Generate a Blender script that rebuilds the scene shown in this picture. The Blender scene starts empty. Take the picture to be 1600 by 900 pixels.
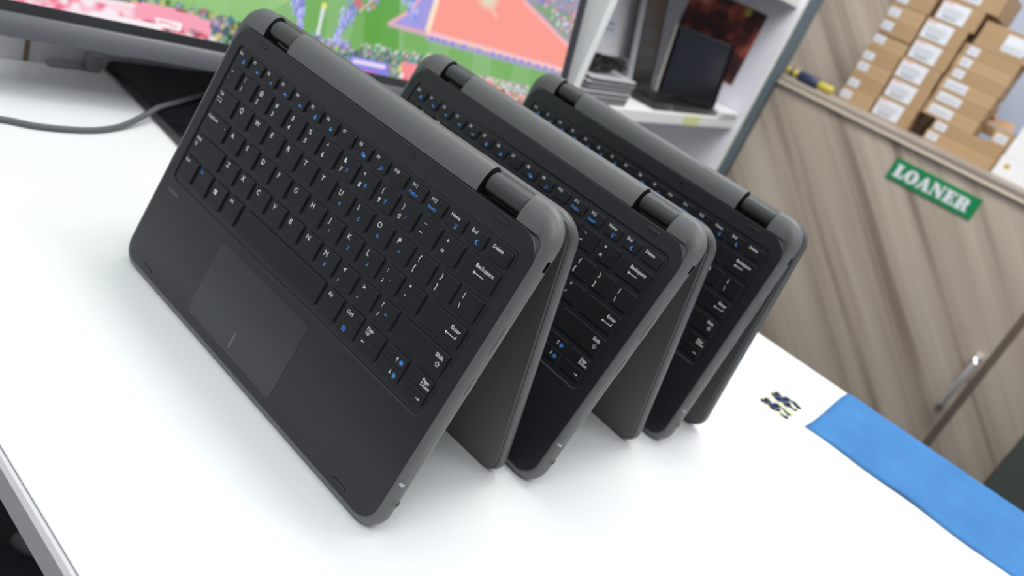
import bpy, bmesh, math, random
import numpy as np
from mathutils import Matrix, Vector
random.seed(7)
PI = math.pi
scene = bpy.context.scene
COL = scene.collection
TZ = 0.75                                   # height of the desk top above the floor (m)

# ------------------------------------------------------------------ camera, world, lights, exposure
cam_d = bpy.data.cameras.new('camera'); cam = bpy.data.objects.new('camera', cam_d); COL.objects.link(cam)
RC = ((0.69252, 0.614696, 0.377577), (0.545825, -0.104248, -0.831389), (-0.47169, 0.781844, -0.407711))
right, down, fwd = (Vector(r) for r in RC)
mw = Matrix.Identity(4)
for i in range(3):
    mw[i][0] = right[i]; mw[i][1] = -down[i]; mw[i][2] = -fwd[i]
mw.translation = Vector((0.458852, -0.286753, 0.326686 + TZ))
cam.matrix_world = mw
cam_d.sensor_width = 36; cam_d.lens = 1228.1 / 1600 * 36
cam_d.clip_start = 0.01; cam_d.clip_end = 50
cam_d.dof.use_dof = True; cam_d.dof.focus_distance = 0.43; cam_d.dof.aperture_fstop = 8.0
scene.camera = cam

world = bpy.data.worlds.new('room_light'); scene.world = world; world.use_nodes = True
bg = world.node_tree.nodes['Background']; bg.inputs[0].default_value = (0.90, 0.95, 1.0, 1); bg.inputs[1].default_value = 0.68

def area(name, loc, size, power, color, rot=(0, 0, 0)):
    d = bpy.data.lights.new(name, 'AREA'); d.shape = 'RECTANGLE'; d.size, d.size_y = size
    d.energy = power; d.color = color
    o = bpy.data.objects.new(name, d); COL.objects.link(o); o.location = loc; o.rotation_euler = rot
    return o
area('ceiling_and_fill_light', (-0.1, 0.9, 2.75), (1.2, 0.35), 15, (1, 0.99, 0.96))
area('ceiling_and_fill_light', (0.55, -0.95, 2.6), (1.3, 0.7), 22, (0.95, 0.98, 1.0), (math.radians(-8), math.radians(14), 0))
area('ceiling_and_fill_light', (1.5, 0.6, 2.75), (0.6, 1.2), 9, (1, 0.98, 0.95))
area('ceiling_and_fill_light', (0.45, 0.85, 2.65), (1.0, 0.5), 27, (1, 0.985, 0.96), (math.radians(52), 0, math.radians(28)))  # added fill lamp, tilted to brighten the shelf and cabinet
scene.view_settings.view_transform = 'Standard'; scene.view_settings.look = 'None'
scene.view_settings.gamma = 1; scene.view_settings.use_curve_mapping = False
scene.view_settings.exposure = 0.0

# ------------------------------------------------------------------ materials
def new_mat(name):
    m = bpy.data.materials.new(name); m.use_nodes = True
    return m, m.node_tree, m.node_tree.nodes['Principled BSDF']
def plain(name, c, rough=0.5, metal=0.0, spec=0.5, noise=0.0, nscale=40, bump=0.0, bscale=800, emit=None):
    m, nt, b = new_mat(name)
    b.inputs['Base Color'].default_value = (*c, 1); b.inputs['Roughness'].default_value = rough
    b.inputs['Metallic'].default_value = metal; b.inputs['Specular IOR Level'].default_value = spec
    tc = nt.nodes.new('ShaderNodeTexCoord')
    n = nt.nodes.new('ShaderNodeTexNoise'); n.inputs['Scale'].default_value = nscale; n.inputs['Detail'].default_value = 4
    nt.links.new(tc.outputs['Object'], n.inputs['Vector'])
    mx = nt.nodes.new('ShaderNodeMixRGB'); mx.blend_type = 'MULTIPLY'; mx.inputs[0].default_value = noise
    mx.inputs[1].default_value = (*c, 1)
    nt.links.new(n.outputs['Fac'], mx.inputs[2]); nt.links.new(mx.outputs[0], b.inputs['Base Color'])
    if bump:
        n2 = nt.nodes.new('ShaderNodeTexNoise'); n2.inputs['Scale'].default_value = bscale
        nt.links.new(tc.outputs['Object'], n2.inputs['Vector'])
        bp = nt.nodes.new('ShaderNodeBump'); bp.inputs['Strength'].default_value = bump; bp.inputs['Distance'].default_value = 0.0005
        nt.links.new(n2.outputs['Fac'], bp.inputs['Height']); nt.links.new(bp.outputs['Normal'], b.inputs['Normal'])
    if emit:
        b.inputs['Emission Color'].default_value = (*c, 1); b.inputs['Emission Strength'].default_value = emit
    return m
def wood(name, angle, c1, c2, c3, scale=1.0):
    m, nt, b = new_mat(name)
    tc = nt.nodes.new('ShaderNodeTexCoord'); mp = nt.nodes.new('ShaderNodeMapping')
    mp.inputs['Rotation'].default_value = (0, angle, 0)
    nt.links.new(tc.outputs['Object'], mp.inputs['Vector'])
    def streak(sx, sz, det):
        q = nt.nodes.new('ShaderNodeMapping'); q.inputs['Scale'].default_value = (sx, 1.0, sz)
        nt.links.new(mp.outputs[0], q.inputs['Vector'])
        n = nt.nodes.new('ShaderNodeTexNoise'); n.inputs['Scale'].default_value = 1.0; n.inputs['Detail'].default_value = det
        n.inputs['Roughness'].default_value = 0.6
        nt.links.new(q.outputs[0], n.inputs['Vector']); return n
    a = streak(16 * scale, 0.5, 3.0); f = streak(90 * scale, 1.6, 5.0)
    ad = nt.nodes.new('ShaderNodeMath'); ad.operation = 'MULTIPLY_ADD'; ad.inputs[1].default_value = 0.25
    nt.links.new(f.outputs['Fac'], ad.inputs[0]); nt.links.new(a.outputs['Fac'], ad.inputs[2])
    r = nt.nodes.new('ShaderNodeValToRGB'); e = r.color_ramp.elements
    e[0].position = 0.46; e[0].color = (*c3, 1); e[1].position = 0.80; e[1].color = (*c2, 1)
    k = r.color_ramp.elements.new(0.58); k.color = (*c1, 1)
    nt.links.new(ad.outputs[0], r.inputs[0]); nt.links.new(r.outputs[0], b.inputs['Base Color'])
    b.inputs['Roughness'].default_value = 0.5
    return m
M = dict(
    shell=plain('grey_matte_plastic', (0.128, 0.132, 0.130), 0.40, bump=0.25, bscale=2500),
    lidm=plain('dark_grey_lid_plastic', (0.085, 0.087, 0.087), 0.33, bump=0.25, bscale=2500),
    barrel=plain('shaded_hinge_plastic', (0.055, 0.058, 0.058), 0.38),  # hinge plastic coloured darker for the shade in its deep notch
    deck=plain('black_soft_plastic', (0.0185, 0.0200, 0.0235), 0.31, spec=0.42, bump=0.2, bscale=2500),
    key=plain('black_key_plastic', (0.0125, 0.0125, 0.014), 0.38, spec=0.38),
    well=plain('black_key_frame', (0.009, 0.009, 0.010), 0.45, spec=0.35),
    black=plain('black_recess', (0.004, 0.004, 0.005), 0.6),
    pad=plain('touchpad_surface', (0.031, 0.034, 0.041), 0.30),
    groove=plain('touchpad_groove', (0.012, 0.012, 0.014), 0.6),
    white_ink=plain('white_key_print', (0.86, 0.86, 0.86), 0.6),
    blue_ink=plain('blue_key_print', (0.075, 0.33, 0.88), 0.6),
    grey_ink=plain('grey_logo_print', (0.16, 0.165, 0.17), 0.5),
    glass=plain('black_screen_glass', (0.006, 0.006, 0.007), 0.08),
    lens=plain('camera_lens', (0.01, 0.01, 0.012), 0.15),
    led=plain('status_light', (0.45, 0.46, 0.55), 0.4),
    metal=plain('bright_metal', (0.85, 0.85, 0.88), 0.25, 0.7),
    desk=plain('white_desk_laminate', (0.86, 0.875, 0.875), 0.33, noise=0.04, nscale=3),
    desk_edge=plain('white_edge_band', (0.70, 0.68, 0.70), 0.4),
    groove_line=plain('edge_joint', (0.25, 0.25, 0.25), 0.6),
    wallw=plain('white_wall_panel', (0.80, 0.80, 0.84), 0.5, noise=0.05, nscale=4),
    seam=plain('brown_joint', (0.22, 0.15, 0.08), 0.7),
    shelfw=plain('white_shelf_laminate', (0.90, 0.91, 0.90), 0.45),
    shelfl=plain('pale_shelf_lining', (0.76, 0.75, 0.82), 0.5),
    post=plain('blue_grey_paint', (0.11, 0.16, 0.195), 0.5),
    bezel=plain('monitor_bezel', (0.03, 0.032, 0.035), 0.25),
    chin=plain('monitor_grey_plastic', (0.095, 0.10, 0.112), 0.33),
    gloss=plain('glossy_black_plastic', (0.008, 0.008, 0.011), 0.10),
    cable=plain('grey_cable_rubber', (0.10, 0.105, 0.11), 0.5),
    kraft=plain('brown_cardboard', (0.44, 0.29, 0.155), 0.8, noise=0.18, nscale=12),
    kraft2=plain('light_brown_cardboard', (0.50, 0.335, 0.185), 0.8, noise=0.15, nscale=12),
    kraft3=plain('tan_cardboard', (0.85, 0.56, 0.32), 0.8, noise=0.1, nscale=12),
    tape=plain('parcel_tape', (0.40, 0.25, 0.12), 0.35),
    paper=plain('white_label_paper', (0.70, 0.72, 0.77), 0.6),
    print_=plain('label_print', (0.30, 0.32, 0.36), 0.7),
    red=plain('red_label_print', (0.75, 0.25, 0.25), 0.7),
    whitebox=plain('white_card_box', (0.80, 0.81, 0.83), 0.6),
    yellow=plain('yellow_plastic', (0.55, 0.45, 0.08), 0.4),
    navy=plain('navy_plastic', (0.02, 0.035, 0.09), 0.35),
    green=plain('green_sign_vinyl', (0.0, 0.235, 0.075), 0.5),
    signw=plain('white_sign_letters', (0.75, 0.78, 0.82), 0.5),
    cloth=plain('blue_microfibre_cloth', (0.085, 0.27, 0.60), 0.95, spec=0.1, noise=0.35, nscale=25, bump=0.9, bscale=1400),
    ink=plain('blue_marker_ink', (0.06, 0.11, 0.42), 0.6),
    highlighter=plain('yellow_highlighter_ink', (0.84, 0.86, 0.50), 0.6),
    silver=plain('silver_casing', (0.55, 0.55, 0.57), 0.35),
    palecase=plain('pale_grey_casing', (0.78, 0.76, 0.79), 0.5),
    dullglass=plain('dull_dark_screen', (0.008, 0.008, 0.013), 0.12, spec=0.28),
    greycase=plain('grey_casing', (0.38, 0.375, 0.385), 0.45),
    copper=plain('rose_metal_edge', (0.62, 0.57, 0.53), 0.3),
    floor=plain('dark_carpet', (0.030, 0.036, 0.044), 0.95, noise=0.5, nscale=60),
    olive=plain('dark_olive_plastic', (0.075, 0.085, 0.075), 0.6),
    hose=plain('grey_hose', (0.16, 0.16, 0.17), 0.6),
    backwall=plain('blue_grey_wall', (0.42, 0.48, 0.60), 0.8),
    darkwall=plain('darkening_wall', (0.045, 0.045, 0.05), 0.8),
    greywall=plain('grey_painted_wall', (0.70, 0.70, 0.70), 0.8),
    seamdark=plain('dark_wood_seam', (0.15, 0.115, 0.09), 0.6),
    lip=plain('highlight_wood_edge', (0.66, 0.58, 0.47), 0.5, noise=0.2, nscale=6),
    note=plain('yellow_note', (0.75, 0.76, 0.40), 0.7),
)
M['wood'] = wood('taupe_wood_laminate', 0.83, (0.42, 0.35, 0.285), (0.54, 0.465, 0.385), (0.25, 0.20, 0.16))
M['wood_top'] = wood('taupe_wood_top', -1.57, (0.36, 0.31, 0.26), (0.48, 0.42, 0.36), (0.22, 0.18, 0.15))

# ------------------------------------------------------------------ mesh helpers (all input in millimetres)
class MB:
    def __init__(s): s.v = []; s.f = []; s.m = []
    def add(s, vs, fs, mi=0):
        o = len(s.v); s.v += [tuple(p) for p in vs]; s.f += [tuple(i + o for i in f) for f in fs]; s.m += [mi] * len(fs)
    def loft(s, rings, mi=0, cap0=True, cap1=True):
        n = len(rings[0]); vs = [p for r in rings for p in r]; fs = []
        for k in range(len(rings) - 1):
            for i in range(n):
                j = (i + 1) % n
                fs.append((k * n + i, k * n + j, (k + 1) * n + j, (k + 1) * n + i))
        if cap0: fs.append(tuple(range(n - 1, -1, -1)))
        if cap1: fs.append(tuple((len(rings) - 1) * n + i for i in range(n)))
        s.add(vs, fs, mi)
    def box(s, x0, x1, y0, y1, z0, z1, mi=0):
        vs = [(x, y, z) for z in (z0, z1) for y in (y0, y1) for x in (x0, x1)]
        s.add(vs, [(0, 2, 3, 1), (4, 5, 7, 6), (0, 1, 5, 4), (2, 6, 7, 3), (0, 4, 6, 2), (1, 3, 7, 5)], mi)
    def rbox(s, x0, x1, y0, y1, z0, z1, r=1, b=0.4, mi=0, seg=3):
        s.loft([rr(x0 + b, x1 - b, y0 + b, y1 - b, max(r - b, .05), z0, seg), rr(x0, x1, y0, y1, r, z0 + b, seg),
                rr(x0, x1, y0, y1, r, z1 - b, seg), rr(x0 + b, x1 - b, y0 + b, y1 - b, max(r - b, .05), z1, seg)], mi)
    def tube(s, path, r, mi=0, n=8, cap=True):
        path = [Vector(p) for p in path]; rings = []
        up = Vector((0, 0, 1))
        for i, p in enumerate(path):
            d = (path[min(i + 1, len(path) - 1)] - path[max(i - 1, 0)]).normalized()
            a = d.cross(up)
            if a.length < .05: a = d.cross(Vector((1, 0, 0)))
            a.normalize(); c = a.cross(d)
            rr_ = r[i] if isinstance(r, (list, tuple)) else r
            rings.append([tuple(p + rr_ * (math.cos(t) * a + math.sin(t) * c)) for t in [2 * PI * k / n for k in range(n)]])
        s.loft(rings, mi, cap, cap)
    def prism(s, poly, z0, z1, mi=0):
        s.loft([[(x, y, z0) for x, y in poly], [(x, y, z1) for x, y in poly]], mi)
    def disc(s, cx, cy, r, z0, z1, mi=0, n=20):
        s.prism([(cx + r * math.cos(2 * PI * k / n), cy + r * math.sin(2 * PI * k / n)) for k in range(n)], z0, z1, mi)
    def line(s, pts, w, z, mi=0):                      # flat stroke with round-ish joins
        for (x0, y0), (x1, y1) in zip(pts, pts[1:]):
            d = math.hypot(x1 - x0, y1 - y0) or 1e-6; ux, uy = (x1 - x0) / d * w / 2, (y1 - y0) / d * w / 2
            s.add([(x0 - ux + uy, y0 - uy - ux, z), (x1 + ux + uy, y1 + uy - ux, z), (x1 + ux - uy, y1 + uy + ux, z), (x0 - ux - uy, y0 - uy + ux, z)], [(0, 1, 2, 3)], mi)
    def mesh(s, name, mats):
        me = bpy.data.meshes.new(name)
        me.from_pydata([(x * .001, y * .001, z * .001) for x, y, z in s.v], [], s.f)
        for m in mats: me.materials.append(m)
        me.polygons.foreach_set('material_index', s.m)
        bm = bmesh.new(); bm.from_mesh(me); bmesh.ops.recalc_face_normals(bm, faces=bm.faces); bm.to_mesh(me); bm.free()
        me.update(); return me
    def build(s, name, mats, parent=None, loc=(0, 0, 0), rot=None, smooth=None, **props):
        if not isinstance(mats, (list, tuple)): mats = [mats]
        me = s.mesh(name, mats)
        if smooth is not None:
            me.set_sharp_from_angle(angle=math.radians(smooth)); flat_caps(me)
        o = bpy.data.objects.new(name, me); COL.objects.link(o)
        o.location = [c * .001 for c in loc]
        if rot: o.rotation_euler = rot
        if parent: o.parent = parent
        for k, v in props.items(): o[k] = v
        return o
def flat_caps(me):
    me.polygons.foreach_set('use_smooth', [len(p.vertices) <= 6 for p in me.polygons])
def rr(x0, x1, y0, y1, r, z, seg=4):
    """closed rounded rectangle, counter-clockwise; r may be one radius or (bl, br, tr, tl)"""
    if not isinstance(r, (tuple, list)): r = (r,) * 4
    out = []
    for (cx, cy, a0, q) in ((x0, y0, PI, r[0]), (x1, y0, 1.5 * PI, r[1]), (x1, y1, 0, r[2]), (x0, y1, .5 * PI, r[3])):
        cx += q if cx == x0 else -q; cy += q if cy == y0 else -q
        for k in range(seg + 1):
            a = a0 + k * PI / 2 / seg; out.append((cx + q * math.cos(a), cy + q * math.sin(a), z))
    return out
def thing(name, label, cat, loc=(0, 0, 0), rotz=0, group=None):
    o = bpy.data.objects.new(name, None); COL.objects.link(o); o.empty_display_size = .05
    o.location = (loc[0] * .001, loc[1] * .001, loc[2] * .001 + TZ); o.rotation_euler = (0, 0, rotz)
    return tag(o, label, cat, group)
def tag(o, label, cat, group=None):
    o['label'] = label; o['category'] = cat
    if group: o['group'] = group
    return o
def lift(o, rot=None):                       # a single-mesh thing built in desk-top millimetres
    o.location = (o.location[0], o.location[1], o.location[2] + TZ); return o
def struct(o): o['kind'] = 'structure'; return o

# ------------------------------------------------------------------ room shell
FZ = -750                                    # floor, in mm under the desk top
b = MB(); b.box(-1200, 2600, -2600, 2400, FZ - 60, FZ); struct(lift(b.build('floor', M['floor'])))
b = MB(); b.box(-460, -404, -2000, 740, FZ, 1500); struct(lift(b.build('wall_left', M['wallw'])))
b = MB(); b.box(-403.9, -402.2, 62.5, 66.5, FZ, 1500); struct(lift(b.build('trim_1', M['seam'])))
b = MB(); b.box(-403.9, -394, -2000, 740, FZ, FZ + 470); struct(lift(b.build('added_dark_panel_left', M['darkwall'])))  # added panel, darkens the wall seen under the desk
b = MB(); b.box(-700, -20, 2290, 2340, FZ, 1500); struct(lift(b.build('wall_back', M['wood'])))
b = MB(); b.box(-20, 2400, 2290, 2340, FZ, 1500); struct(lift(b.build('wall_back', M['backwall'])))
b = MB(); b.box(-460, 2600, -2060, -2000, FZ, 1500); struct(lift(b.build('wall_front', M['darkwall'])))  # unseen wall, added dark so the keyboards reflect less light
b = MB(); b.box(2540, 2600, -2000, 2290, FZ, 1500); struct(lift(b.build('wall_right', M['greywall'])))

# ------------------------------------------------------------------ desk
t = thing('desk', 'long white laminate desk with rounded edge carrying the three tent-folded laptops', 'desk', (0, 0, FZ))
def D(o): o.parent = t; o.location = (o.location[0], o.location[1], o.location[2] - FZ * .001); return o
b = MB(); b.rbox(-403, 1500, -143.2, 653, -23, 0, 1.2, 0.8); D(b.build('desk_top', M['desk'], smooth=30))
b = MB(); b.loft([[(x, y, z) for y, z in ((-143.3, -.6), (-144.9, -1.2), (-146.7, -3.5), (-146.7, -20.5), (-144.7, -22.6), (-143.3, -22.8))] for x in (-403, 1500)])
D(b.build('edge_band', M['desk_edge']))
b = MB(); b.box(-403, 1500, -143.24, -143.0, -.5, .05); D(b.build('edge_joint', M['groove_line']))
for x in (-380, 1440):
    for y in (-90, 560):
        b = MB(); b.rbox(x, x + 40, y, y + 40, FZ, -23, 3, 1); D(b.build('leg', M['desk_edge']))
b = MB(); b.box(-340, 1440, 585, 600, -300, -23); D(b.build('rear_panel', M['desk_edge']))

# ------------------------------------------------------------------ text helper
def text_mesh(txt, size, bold=0.0, space=1.0):
    cu = bpy.data.curves.new('t', 'FONT'); cu.body = txt; cu.size = size; cu.offset = bold; cu.resolution_u = 2
    cu.space_character = space; cu.space_line = 0.8
    o = bpy.data.objects.new('t', cu); COL.objects.link(o)
    dg = bpy.context.evaluated_depsgraph_get(); dg.update()
    me = bpy.data.meshes.new_from_object(o.evaluated_get(dg))
    vs = [tuple(v.co) for v in me.vertices]; fs = [tuple(p.vertices) for p in me.polygons]
    bpy.data.objects.remove(o); bpy.data.curves.remove(cu); bpy.data.meshes.remove(me)
    return vs, fs
_tc = {}
def put_text(b, txt, x, y, z, size, mi=0, bold=0.0, align='l', sx=1.0):
    k = (txt, size, bold)
    if k not in _tc: _tc[k] = text_mesh(txt, size, bold)
    vs, fs = _tc[k]
    if not vs: return
    mx = max(v[0] for v in vs); mn = min(v[0] for v in vs); dx = {'l': -mn, 'c': -(mn + mx) / 2, 'r': -mx}[align]
    b.add([(x + (v[0] + dx) * sx, y + v[1], z) for v in vs], fs, mi)

# ------------------------------------------------------------------ convertible laptop
S = 19.0
SX = 3.5
def U(u): return 19 * u + 27.0 + SX
def V(v): return 19 * v + 162.5
Q = 0.933; H = 0.742; G = 0.185
def key_layout():
    K = []                                    # name, x0, x1, y0, y1 in key units, legend drawing list
    def row(v, h, cells):
        for lab, x0, x1 in cells: K.append((lab, x0, x1, v - h, v))
    R = 13.488; L = -0.72
    f = [('Esc', L + .02, .025)] + [('F%d' % i, .025 + .891 * (i - 1) + G, .025 + .891 * i) for i in range(1, 13)]
    f += [('Home', .025 + .891 * 12 + G, .025 + .891 * 13), ('End', .025 + .891 * 13 + G, .025 + .891 * 14), ('Delete', .025 + .891 * 14 + G, R)]
    row(.642, .47, f)
    row(0, H, [('`', L, 0.)] + [(str((i) % 10), i - 1 + G, i) for i in range(1, 11)] + [('-', 10 + G, 11), ('=', 11 + G, 12), ('Backspace', 12 + G, R)])
    a = .487
    row(-Q, H, [('Tab', L, a)] + [(c, a + i + G, a + i + 1) for i, c in enumerate('QWERTYUIOP')] + [('[', a + 10 + G, a + 11), (']', a + 11 + G, a + 12), ('\\', a + 12 + G, R)])
    a = .700
    row(-2 * Q, H, [('Caps', L, a)] + [(c, a + i + G, a + i + 1) for i, c in enumerate("ASDFGHJKL;'")] + [('Enter', a + 11 + G, R)])
    a = 1.196
    row(-3 * Q, H, [('LShift', L, a)] + [(c, a + i + G, a + i + 1) for i, c in enumerate("ZXCVBNM,./")] + [('RShift', a + 10 + G, R)])
    y = -4 * Q; h = .888
    row(y, h, [('Ctrl', L, .195), ('Fn', .195 + G, 1.201), ('Win', 1.201 + G, 2.207), ('Alt', 2.207 + G, 3.213), ('Space', 3.213 + G, 9.184 - 1.01),
               ('AltR', 9.184 - 1.01 + G, 9.184), ('CtrlR', 9.184 + G, 10.194)])
    hh = h / 2 - .008
    for i, (up, lo) in enumerate((('PgUp', 'Left'), ('Up', 'Down'), ('PgDn', 'Right'))):
        x1 = 10.194 + 1.098 * (i + 1); x0 = 10.194 + 1.098 * i + G
        K.append((up, x0, x1, y - hh, y)); K.append((lo, x0, x1, y - h, y - h + hh))
    return K
SHIFTED = {'`': '~', '1': '!', '2': '@', '3': '#', '4': '$', '5': '%', '6': '^', '7': '&', '8': '*', '9': '(', '0': ')', '-': '_', '=': '+',
           '[': '{', ']': '}', '\\': '|', ';': ':', "'": '"', ',': '<', '.': '>', '/': '?'}
BLUE = {'7': '7', '8': '8', '9': '9', '0': '/', 'U': '4', 'I': '5', 'O': '6', 'P': '*', 'J': '1', 'K': '2', 'L': '3', ';': '-', 'M': '0', '.': '.', '/': '+'}
def arrow(b, x, y, dx, dy, n, z, mi=0, w=.35, hd=.8):
    b.line([(x, y), (x + dx * n, y + dy * n)], w, z, mi)
    ex, ey = x + dx * n, y + dy * n
    b.add([(ex + dx * hd * .9, ey + dy * hd * .9, z), (ex - dy * hd * .75, ey + dx * hd * .75, z), (ex + dy * hd * .75, ey - dx * hd * .75, z)], [(0, 1, 2)], mi)
def legend(lab, w, h):
    """print on one key; origin at the middle of the key top"""
    b = MB(); z = .04; x0, y1 = -w / 2, h / 2; x1, y0 = w / 2, -h / 2
    W, B = 0, 1
    def T(s, x, y, size, mi=W, al='l', bold=.03): put_text(b, s, x, y, z, size, mi, bold, al)
    def shift_icon(cx, cy, s=1.0):
        p = [(0, 1.6), (1.35, .2), (.65, .2), (.65, -1.0), (-.65, -1.0), (-.65, .2), (-1.35, .2), (0, 1.6)]
        b.line([(cx + a * s, cy + c * s) for a, c in p], .3, z, W)
    if lab in SHIFTED:
        if lab in '_-': T('_', x0 + 2.2, y1 - 3.4, 4.2); b.line([(x0 + 2.4, y0 + 4.6), (x0 + 4.0, y0 + 4.6)], .5, z, W)
        elif lab in "',.;": T(SHIFTED[lab], x0 + 2.6, y1 - 4.8, 4.4, bold=.09); T(lab, x0 + 2.6, y0 + 3.0, 4.4, bold=.12)
        else: T(SHIFTED[lab], x0 + 2.3, y1 - 5.0, 4.3); T(lab, x0 + 2.3, y0 + 2.6, 4.5)
        if lab in BLUE: T(BLUE[lab], x0 + 7.2, y0 + 4.4 + (1.2 if lab in ';./' else 0), 3.6, B)
    elif len(lab) == 1 and lab.isalpha():
        T(lab, x0 + 2.3, y1 - 5.3, 4.9, bold=0.0 if lab in 'MWN' else .03)
        if lab in BLUE: T(BLUE[lab], x0 + 6.0, y0 + 3.4, 3.6, B)
    elif lab in ('Esc',) or (lab[0] == 'F' and lab[1:].isdigit()):
        T(lab, x0 + 1.7, y1 - 3.1, 2.9)
        cx, cy = x0 + w * .66, y0 + 2.3
        if lab in ('Esc', 'F5', 'F6'):        # padlock
            b.add([(cx - 1, cy - 1, z), (cx + 1, cy - 1, z), (cx + 1, cy + .5, z), (cx - 1, cy + .5, z)], [(0, 1, 2, 3)], B)
            b.line([(cx - .6, cy + .5), (cx - .6, cy + 1.3), (cx, cy + 1.7), (cx + .6, cy + 1.3), (cx + .6, cy + .5)], .35, z, B)
        elif lab in ('F1', 'F2', 'F3', 'F4'):      # speaker
            b.add([(cx - 1.2, cy - .4, z), (cx - .6, cy - .4, z), (cx + .3, cy - 1.1, z), (cx + .3, cy + 1.1, z), (cx - .6, cy + .4, z), (cx - 1.2, cy + .4, z)], [(0, 1, 2, 3, 4, 5)], B)
            if lab == 'F1': b.line([(cx + .7, cy - .5), (cx + 1.6, cy + .5)], .3, z, B); b.line([(cx + .7, cy + .5), (cx + 1.6, cy - .5)], .3, z, B)
            if lab in ('F2', 'F3'): b.line([(cx + .8, cy - .6), (cx + 1.1, cy), (cx + .8, cy + .6)], .3, z, B)
            if lab == 'F3': b.line([(cx + 1.4, cy - .9), (cx + 1.8, cy), (cx + 1.4, cy + .9)], .3, z, B)
            if lab == 'F4': b.line([(cx + .7, cy), (cx + 1.9, cy)], .35, z, B); b.line([(cx + 1.3, cy - .6), (cx + 1.3, cy + .6)], .35, z, B)
        elif lab == 'F8':
            for ox, oy in ((-1.0, .5), (.5, -.3)):
                b.line([(cx + ox - 1, cy + oy - .7), (cx + ox + 1, cy + oy - .7), (cx + ox + 1, cy + oy + .7), (cx + ox - 1, cy + oy + .7), (cx + ox - 1, cy + oy - .7)], .35, z, B)
            b.add([(cx - .4, cy - .9, z), (cx + 1.4, cy - .9, z), (cx + 1.4, cy + .3, z), (cx - .4, cy + .3, z)], [(0, 1, 2, 3)], B)
        elif lab == 'F9':
            b.line([(cx + .4 + 1.0 * math.cos(a), cy + .3 + 1.0 * math.sin(a)) for a in [k * PI / 4 for k in range(9)]], .35, z, B)
            b.line([(cx - .4, cy - .5), (cx - 1.4, cy - 1.4)], .4, z, B)
        elif lab == 'F11': T('PrtScr', x0 + 1.7, y0 + 1.4, 2.9, B)
        elif lab == 'F12': T('Insert', x0 + 1.7, y0 + 1.4, 2.9, B)
    elif lab == 'Home':
        T('Home', x0 + 1.5, y1 - 3.0, 2.9); cx, cy = x0 + w * .62, y0 + 2.2
        b.line([(cx, cy - 1.5), (cx, cy + 1.2)], .35, z, B); b.line([(cx - .9, cy - 1.4), (cx, cy + .2), (cx + .9, cy - 1.4)], .3, z, B)
        b.line([(cx - 1.1, cy + 1.7), (cx - 1.1, cy + .5)], .3, z, B); b.line([(cx + 1.1, cy + 1.7), (cx + 1.1, cy + .5)], .3, z, B)
    elif lab == 'End':
        T('End', x0 + 1.7, y1 - 3.1, 2.9); cx, cy = x0 + w * .62, y0 + 2.4
        o = [(cx + .2 + 1.4 * math.cos(a), cy + 1.4 * math.sin(a)) for a in [PI * .35 + k * PI * 1.35 / 8 for k in range(9)]]
        i = [(cx + .75 + 1.1 * math.cos(a), cy + .15 + 1.1 * math.sin(a)) for a in [PI * .5 + k * PI * 1.05 / 8 for k in range(9)]]
        for k in range(8): b.add([(*o[k], z), (*o[k + 1], z), (*i[k + 1], z), (*i[k], z)], [(0, 1, 2, 3)], B)
    elif lab == 'Delete': T('Delete', x0 + 1.5, y1 - 3.2, 2.9)
    elif lab == 'Backspace':
        T('Backspace', x1 - 16.5, y1 - 5.0, 3.3); arrow(b, x1 - 8.5, y1 - 8.2, -1, 0, 6.5, z, W, .45, 1.5)
    elif lab == 'Tab':
        T('Tab', x0 + 2.4, y1 - 4.0, 3.0); b.line([(x0 + 2.4, y1 - 6.6), (x0 + 7.4, y1 - 6.6)], .4, z, W); b.line([(x0 + 2.4, y1 - 8.6), (x0 + 7.4, y1 - 8.6)], .4, z, W)
        arrow(b, x0 + 6.5, y1 - 6.6, -1, 0, 3, z, W, .4, 1.0); arrow(b, x0 + 3.4, y1 - 8.6, 1, 0, 3, z, W, .4, 1.0)
        b.line([(x0 + 2.4, y1 - 5.9), (x0 + 2.4, y1 - 7.3)], .4, z, W); b.line([(x0 + 7.5, y1 - 7.9), (x0 + 7.5, y1 - 9.3)], .4, z, W)
    elif lab == 'Caps': T('CapsLock', x0 + 2.4, y1 - 4.0, 3.0); b.disc(x1 - 3, y1 - 4.0, .35, z - .03, z, W, 8)
    elif lab == 'Enter':
        T('Enter', x1 - 9.5, y1 - 5.2, 3.4); b.line([(x1 - 3.4, y1 - 7.0), (x1 - 3.4, y1 - 8.4), (x1 - 8.5, y1 - 8.4)], .42, z, W)
        arrow(b, x1 - 8.0, y1 - 8.4, -1, 0, 2.4, z, W, .42, 1.4)
    elif lab == 'LShift': T('Shift', x0 + 2.4, y1 - 4.4, 3.2); shift_icon(x0 + 4.2, y1 - 7.6)
    elif lab == 'RShift': T('Shift', x1 - 8.8, y1 - 5.0, 3.4); shift_icon(x1 - 4.6, y1 - 8.4, 1.1)
    elif lab == 'Ctrl': T('Ctrl', x0 + 2.2, y1 - 4.0, 3.2)
    elif lab == 'CtrlR':
        T('Ctrl', x0 + 2.2, y1 - 4.4, 3.3); cx, cy = x0 + 6.2, y0 + 3.4
        b.line([(cx - 1.2, cy - 1.3), (cx + 1.2, cy - 1.3), (cx + 1.2, cy + 1.3), (cx - 1.2, cy + 1.3), (cx - 1.2, cy - 1.3)], .4, z, B)
        for k in (-.5, 0, .5): b.line([(cx - .6, cy + k), (cx + .6, cy + k)], .22, z, B)
    elif lab == 'Fn': T('Fn', x0 + 2.2, y1 - 4.0, 3.2, B)
    elif lab == 'Win':
        s = 1.45; cx, cy = x0 + 5.2, y1 - 6.5
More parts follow.
